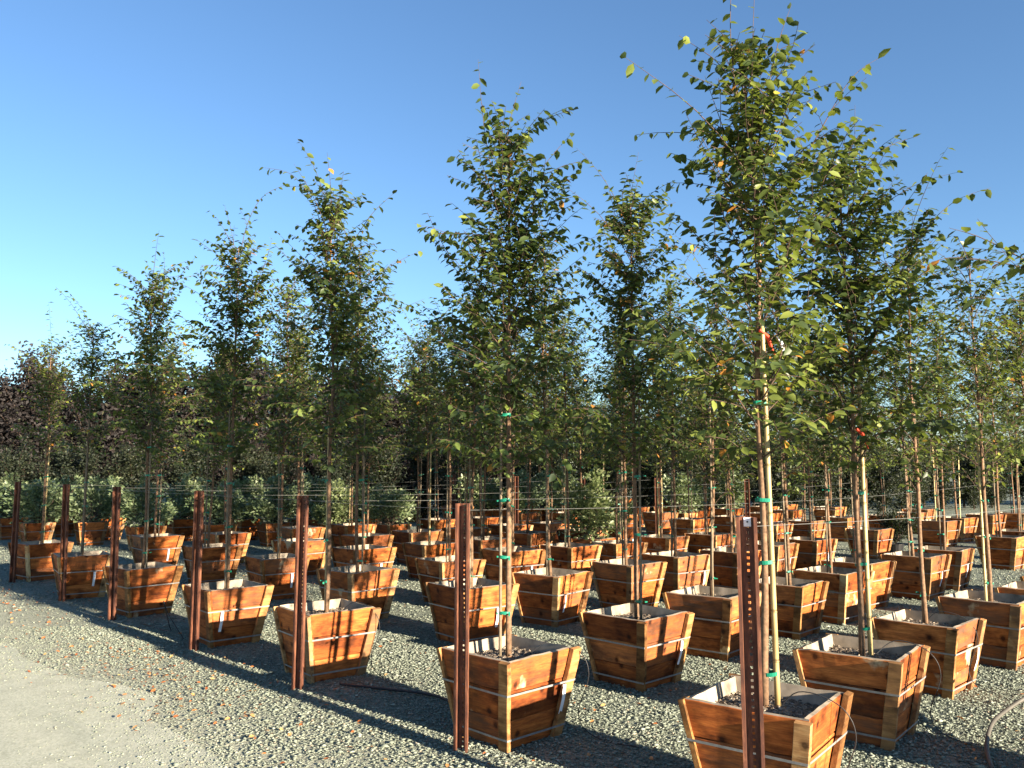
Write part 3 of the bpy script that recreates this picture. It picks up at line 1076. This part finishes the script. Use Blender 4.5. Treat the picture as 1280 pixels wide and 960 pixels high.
POST = post_mesh()
PY = [1.85, 3.69, 5.49, 7.26, 9.28, 10.97, 13.2]
PNAME = ['nearest rusty perforated steel post, standing before the nearest box', 'second nearest rusty steel post, lit edges either side of a dark channel',
         'third nearest rusty steel post along the road', 'fourth nearest rusty steel post along the road', 'fifth nearest rusty steel post along the road',
         'sixth nearest rusty steel post, half in shade', 'farthest rusty steel post along the road, at the left edge']
for i, y in enumerate(PY):
    p = thing('fence_post', PNAME[i], 'post', (3.2, y, 0), R(-64 + rnd.uniform(-2.5, 2.5)), 'rusty steel posts along the road')
    p.rotation_euler[0] = rnd.gauss(0, .006); p.rotation_euler[1] = rnd.gauss(0, .006)
    c = link('channel', POST, p)
    if i == 0:
        b = MB(); b.box((-0.014, -0.007, 1.345), (0.016, -0.0045, 1.383)); link('tag_plate', b.mesh('tag_plate', 'tag'), p)
        b = MB(); b.tube([(0.001, -0.009, 1.365), (0.001, -0.006, 1.365)], 0.004, 8); link('rivet', b.mesh('rivet', 'hose'), p)
far_posts = [(12.7, 5.5), (12.7, 7.35), (12.7, 9.2), (12.7, 11.0), (12.7, 12.9), (14.4, 17.0)]
for i, (x, y) in enumerate(far_posts):
    p = thing('fence_post', 'rusty steel post at the far end of the %s tree column' % ORD[i + 2] if i < 5 else 'rusty steel post standing among the far shrubs', 'post', (x, y, 0), R(-64),
              'rusty steel posts at the far end')
    link('channel', POST, p)


def wire(name, a, b_, sag, label, rad=0.0009):
    mb = MB()
    a, b_ = Vector(a), Vector(b_)
    mb.tube([a.lerp(b_, t / 10) - Vector((0, 0, sag * 4 * (t / 10) * (1 - t / 10))) for t in range(11)], rad, 4)
    tag(link(name, mb.mesh(name, 'wire')), label, 'wire', 'thin support wires')


for i in range(len(PY)):
    wire('support_wire', (3.22, PY[i], 1.345), (12.7, PY[i] + 0.05, 1.35), 0.07, 'thin wire running back from the %s post through the trees' % ORD[i], 0.0011)
for i in range(1, len(PY) - 1):
    wire('fence_wire', (3.2, PY[i], 1.355), (3.2, PY[i + 1], 1.355), 0.012, 'thin wire between the %s and %s posts by the road' % (ORD[i], ORD[i + 1]))


# ------------------------------------------------------------------ shrubs
def shrub_meshes(seed, hgt, rad, nleaf, mat, leaf, squat=1.0):
    r = random.Random(seed)
    g_ = np.random.default_rng(seed)
    wood_ = MB()
    P = []; D = []
    tips = []
    for k in range(26):
        a = r.uniform(0, 6.3); e = r.uniform(25, 88)
        L = (rad / max(0.35, math.cos(R(e)))) if e < 55 else hgt * r.uniform(.8, 1.05)
        L = min(L, hgt * 1.02) * r.uniform(0.75, 1.08)
        pts = [Vector((0, 0, 0.05))]
        for s in range(5):
            pts.append(pts[-1] + Vector((math.cos(a) * math.cos(R(e)), math.sin(a) * math.cos(R(e)), math.sin(R(e)))) * L / 5)
            e = min(89, e + r.uniform(-2, 9)); a += r.uniform(-.2, .2)
        wood_.tube(pts, [0.007 * (1 - .8 * i / 5) for i in range(6)], 4, False)
        tips.append(pts)
    for i in range(nleaf):
        pts = r.choice(tips)
        u = r.uniform(0.25, 1.0) ** 0.7 * 4.999
        j = int(u)
        p = pts[j].lerp(pts[j + 1], u - j)
        w = 0.10 * (1.25 - u / 5)
        p = p + Vector((r.gauss(0, w), r.gauss(0, w), r.gauss(0, w)))
        if p.z < 0.06: p.z = 0.06 + abs(r.gauss(0, .05))
        o = Vector((p.x, p.y, (p.z - hgt * .4))).normalized()
        P.append(p); D.append(o * 0.7 + Vector((r.gauss(0, .6), r.gauss(0, .6), r.gauss(.35, .5))))
    n = len(P)
    V, F, T = leaf_arrays(np.array(P), np.array(D), g_.normal(0, 1, (n, 3)) + (0, 0, .6), g_.uniform(.6, 1.25, n) * leaf, np.clip(g_.normal(.5, .25, n), 0, 1), False)
    return wood_.mesh('stems', 'twig'), big_mesh('foliage', mat, V, F, T)


SH = [shrub_meshes(40 + i, 0.82, 0.42, 2600, 'olive', 0.058) for i in range(3)]
SLAB = ['silvery green shrub at the left edge beyond the last post', 'silvery green shrub second from the left behind the boxes', 'bright silvery shrub behind the fifth post box',
        'silvery green shrub behind the fourth post tree', 'silvery green shrub behind the gap between third and fourth posts', 'tall silvery shrub just right of the third post tree',
        'rounded silvery shrub beside the sky gap left of centre', 'large grey green shrub among the trees right of centre']
SLAB += ['silvery shrub of the farther line, %s from the left' % o_ for o_ in ORD[:7]] + ['far grey green shrub right of the sky gap, %s of five' % o_ for o_ in ORD[:5]]
for i, (x, y, hh, rad) in enumerate(SHRUBS):
    r = random.Random(60 + i)
    plant_box(x, y, R(r.gauss(0, 5)), 'planter box under the ' + SLAB[i], 'planter boxes under the shrubs', r, None, 0.92)
    s = thing('shrub', SLAB[i], 'shrub', (x, y, 0.40), r.uniform(0, 6.3), 'silvery green shrubs behind the tree block')
    k = (hh - 0.30) / 0.82
    s.scale = (rad / 0.36, rad / 0.36, k * 1.06)
    a, b = SH[i % 3]
    link('stems', a, s); f = link('foliage', b, s); f['kind'] = 'stuff'
# clipped dark shrub on the right
a, b = shrub_meshes(55, 0.62, 0.50, 2600, 'dark', 0.05)
s = thing('shrub', 'dark green rounded shrub on the aisle at right', 'shrub', (15.88, 6.18, 0.14), 0)
link('stems', a, s); f = link('foliage', b, s); f['kind'] = 'stuff'


def pot_mesh():
    b = MB()
    prof = [(0.0, 0.14), (0.28, 0.175), (0.285, 0.19), (0.30, 0.19), (0.30, 0.172), (0.26, 0.165)]
    n = 16
    V = [(rr * math.cos(2 * math.pi * k / n), rr * math.sin(2 * math.pi * k / n), z) for z, rr in prof for k in range(n)]
    F = [(i * n + k, i * n + (k + 1) % n, (i + 1) * n + (k + 1) % n, (i + 1) * n + k) for i in range(len(prof) - 1) for k in range(n)]
    F.append(tuple((len(prof) - 1) * n + k for k in range(n))); F.append(tuple(range(n))[::-1])
    b.add(V, F)
    return b.mesh('pot', 'pot')


POT = pot_mesh()
pot = link('nursery_pot', POT, None, (15.88, 6.18, 0)); pot.scale = (.8, .8, .6)
tag(pot, 'black round nursery pot under the dark green shrub', 'pot')


# ------------------------------------------------------------------ background trees
def dense_tree(seed, hgt, rad, nleaf, mat, leaf, low):
    r = random.Random(seed)
    g_ = np.random.default_rng(seed)
    wood_ = MB()
    wood_.tube([(0, 0, -.05), (0.02, 0.01, hgt * .4), (0, 0, hgt * .8)], [0.05, 0.035, 0.012], 7)
    limbs = []
    for k in range(34):
        z = low + (hgt * 0.78 - low) * (k / 34)
        a = k * 2.4 + r.uniform(-.3, .3); e = r.uniform(18, 70)
        L = r.uniform(0.7, 1.15) * (rad * 1.5 if k < 26 else rad * 1.2)
        pts = [Vector((0, 0, z))]
        for s in range(4):
            pts.append(pts[-1] + Vector((math.cos(a) * math.cos(R(e)), math.sin(a) * math.cos(R(e)), math.sin(R(e)))) * L / 4)
            e = min(88, e + r.uniform(-3, 10))
        wood_.tube(pts, [0.014, 0.011, 0.008, 0.006, 0.003], 4, False)
        limbs.append(pts)
    P = []; D = []
    for i in range(nleaf):
        pts = r.choice(limbs)
        u = r.uniform(0.05, 1) * 3.999; j = int(u)
        p = pts[j].lerp(pts[j + 1], u - j)
        w = 0.13
        P.append(p + Vector((r.gauss(0, w), r.gauss(0, w), r.gauss(0, w))))
        D.append((r.gauss(0, 1), r.gauss(0, 1), r.gauss(0, .7)))
    V, F, T = leaf_arrays(np.array(P), np.array(D), g_.normal(0, 1, (nleaf, 3)) + (0, 0, .5), g_.uniform(.6, 1.2, nleaf) * leaf, np.clip(g_.normal(.5, .25, nleaf), 0, 1), False)
    return wood_.mesh('trunk', 'twig'), big_mesh('crown', mat, V, F, T)


PL = [dense_tree(700 + i, 4.3, 0.95, 7500, 'plum', 0.12, 0.25) for i in range(3)]
DK = [dense_tree(720 + i, 3.4, 1.0, 7000, 'dark', 0.13, 0.15) for i in range(3)]


def put_bg(kind, x, y, sc, label, group, r):
    t = thing('plum_tree' if kind is PL else 'evergreen_tree', label, 'tree', (x, y, 0), r.uniform(0, 6.3), group)
    t.scale = (sc, sc, sc)
    a, b = kind[r.randrange(3)]
    link('trunk', a, t); c = link('crown', b, t); c['kind'] = 'stuff'


k = 0
for row, (d0, l0, l1, st) in enumerate([(27.5, -21.5, -0.5, 1.1), (30.0, -23, 0.5, 1.25)]):
    l = l0
    while l < l1:
        r = random.Random(800 + k)
        d = d0 + r.uniform(-.5, .5) - 0.12 * (l - l1) * 0
        put_bg(PL, d * hx + l * rx, d * hy + l * ry, r.uniform(1.02, 1.36), 'dark purple tree, %s far left row, %s from left' %
               (('nearer', 'farther')[row], ORD[k % 12] if k < 12 else ORD[k % 12] + ' in its right half'), 'purple leaved trees in the far left background', r)
        l += st * r.uniform(.85, 1.15); k += 1
    k = 0
k = 0
l = -18.0
while l < 18.5:
    r = random.Random(840 + k)
    d = 23.5 + r.uniform(-.8, .8) + max(0, l - 6) * 0.7
    put_bg(DK, d * hx + l * rx, d * hy + l * ry, r.uniform(.55, .72), 'low dark green tree behind the shrubs and boxes, %s from the %s' %
           (ORD[k % 12], 'left' if k < 12 else ('middle' if k < 24 else 'potted shrub')), 'low dark trees behind the block', r)
    l += 1.25 * r.uniform(.85, 1.15); k += 1
k = 0
l = -3.0
while l < 27:
    r = random.Random(880 + k)
    d = 34 + r.uniform(-1.5, 1.5)
    put_bg(DK, d * hx + l * rx, d * hy + l * ry, r.uniform(.75, 1.15), 'dark tree on the far skyline right of centre, %s from left%s' %
           (ORD[k % 12], '' if k < 12 else (' in its right half' if k < 24 else ' past the right edge')), 'dark trees closing the far right background', r)
    l += 1.25 * r.uniform(.8, 1.2); k += 1


# ------------------------------------------------------------------ small things: fallen leaves, tubes, hose
def fallen(n, cx, name, label):
    P = []; D = []; S = []
    r = random.Random(5)
    while len(P) < n:
        if r.random() < 0.62:
            y = r.uniform(2.5, 14); x = r.gauss(cx, 0.30)
            if math.sin(y * 1.1 + 0.5) + r.gauss(0, .8) < 0.2: continue
        else:
            x = r.uniform(2.4, 9.5); y = r.uniform(1.2, 12)
        if not in_view(x, y, 0): continue
        P.append((x, y, r.uniform(0.014, 0.024))); a = r.uniform(0, 6.3)
        D.append((math.cos(a), math.sin(a), r.gauss(0, .2))); S.append(r.uniform(.015, .042))
    m = len(P)
    V, F, T = leaf_arrays(np.array(P), np.array(D), rng.normal(0, .35, (m, 3)) + (0, 0, 1), np.array(S), rng.uniform(0, 1, m), True)
    tag(link(name, big_mesh(name, 'fallen', V, F, T)), label, 'leaves', kind='stuff')


fallen(1700, 2.55, 'fallen_leaves', 'orange brown fallen leaves scattered over the gravel beside the posts')


def tube_thing(name, pts, rad, mat, label, cat, group=None, sides=6):
    b = MB()
    P = [Vector(p) for p in pts]; sm = []
    for i in range(len(P) - 1):
        p0 = P[max(i - 1, 0)]; p1 = P[i]; p2 = P[i + 1]; p3 = P[min(i + 2, len(P) - 1)]
        for s in range(7):
            t = s / 7
            sm.append(0.5 * ((2 * p1) + (p2 - p0) * t + (2 * p0 - 5 * p1 + 4 * p2 - p3) * t * t + (3 * p1 - p0 - 3 * p2 + p3) * t ** 3))
    sm.append(P[-1])
    b.tube(sm, rad, sides)
    tag(link(name, b.mesh(name, mat, True)), label, cat, group)


for (x, y, q, lab) in [(3.72, 2.08, 0.0, 'thin drip tube looping over the rim of the nearest box'), (5.12, 2.22, .1, 'thin drip tube over the rim of the turned box at right'),
                       (3.62, 5.75, .05, 'thin drip tube over the rim behind the third nearest post'), (6.5, 2.4, 0, 'thin drip tube over the rim of the third row box at right'),
                       (3.62, 3.70, .12, 'thin drip tube over the rim behind the second nearest post')]:
    tube_thing('drip_tube', [(x + .02, y - .02, .41), (x + .06 + q, y - .13, .54), (x + .12 + q, y - .30, .50), (x + .15 + q, y - .36, .36), (x + .12 + q, y - .30, .12), (x + .14 + q, y - .42, .012), (x + .3, y - .7, .012)],
               0.0028, 'hose', lab, 'tube', 'thin black drip tubes')
tube_thing('drip_tube', [(3.45, 5.35, .015), (3.6, 5.0, .02), (3.72, 4.6, .03), (3.7, 4.3, .018), (3.66, 4.05, .02)], 0.009, 'hose', 'black hose lying in the shade between two front boxes', 'tube')
tube_thing('drip_tube', [(3.3, 7.75, .01), (3.25, 7.98, .2), (3.22, 8.05, .33), (3.3, 8.1, .1), (3.34, 8.2, .012), (3.3, 8.8, .012)], 0.004, 'hose', 'thin looped tube beside the fourth nearest post', 'tube')
tube_thing('hose', [(5.0, 1.50, .012), (5.3, 1.61, .03), (5.55, 1.65, .09), (5.76, 1.63, .13), (5.96, 1.56, .19), (6.3, 1.4, .3)], 0.012, 'greyhose', 'grey brown stiff hose bending up at the lower right corner', 'hose', None, 8)
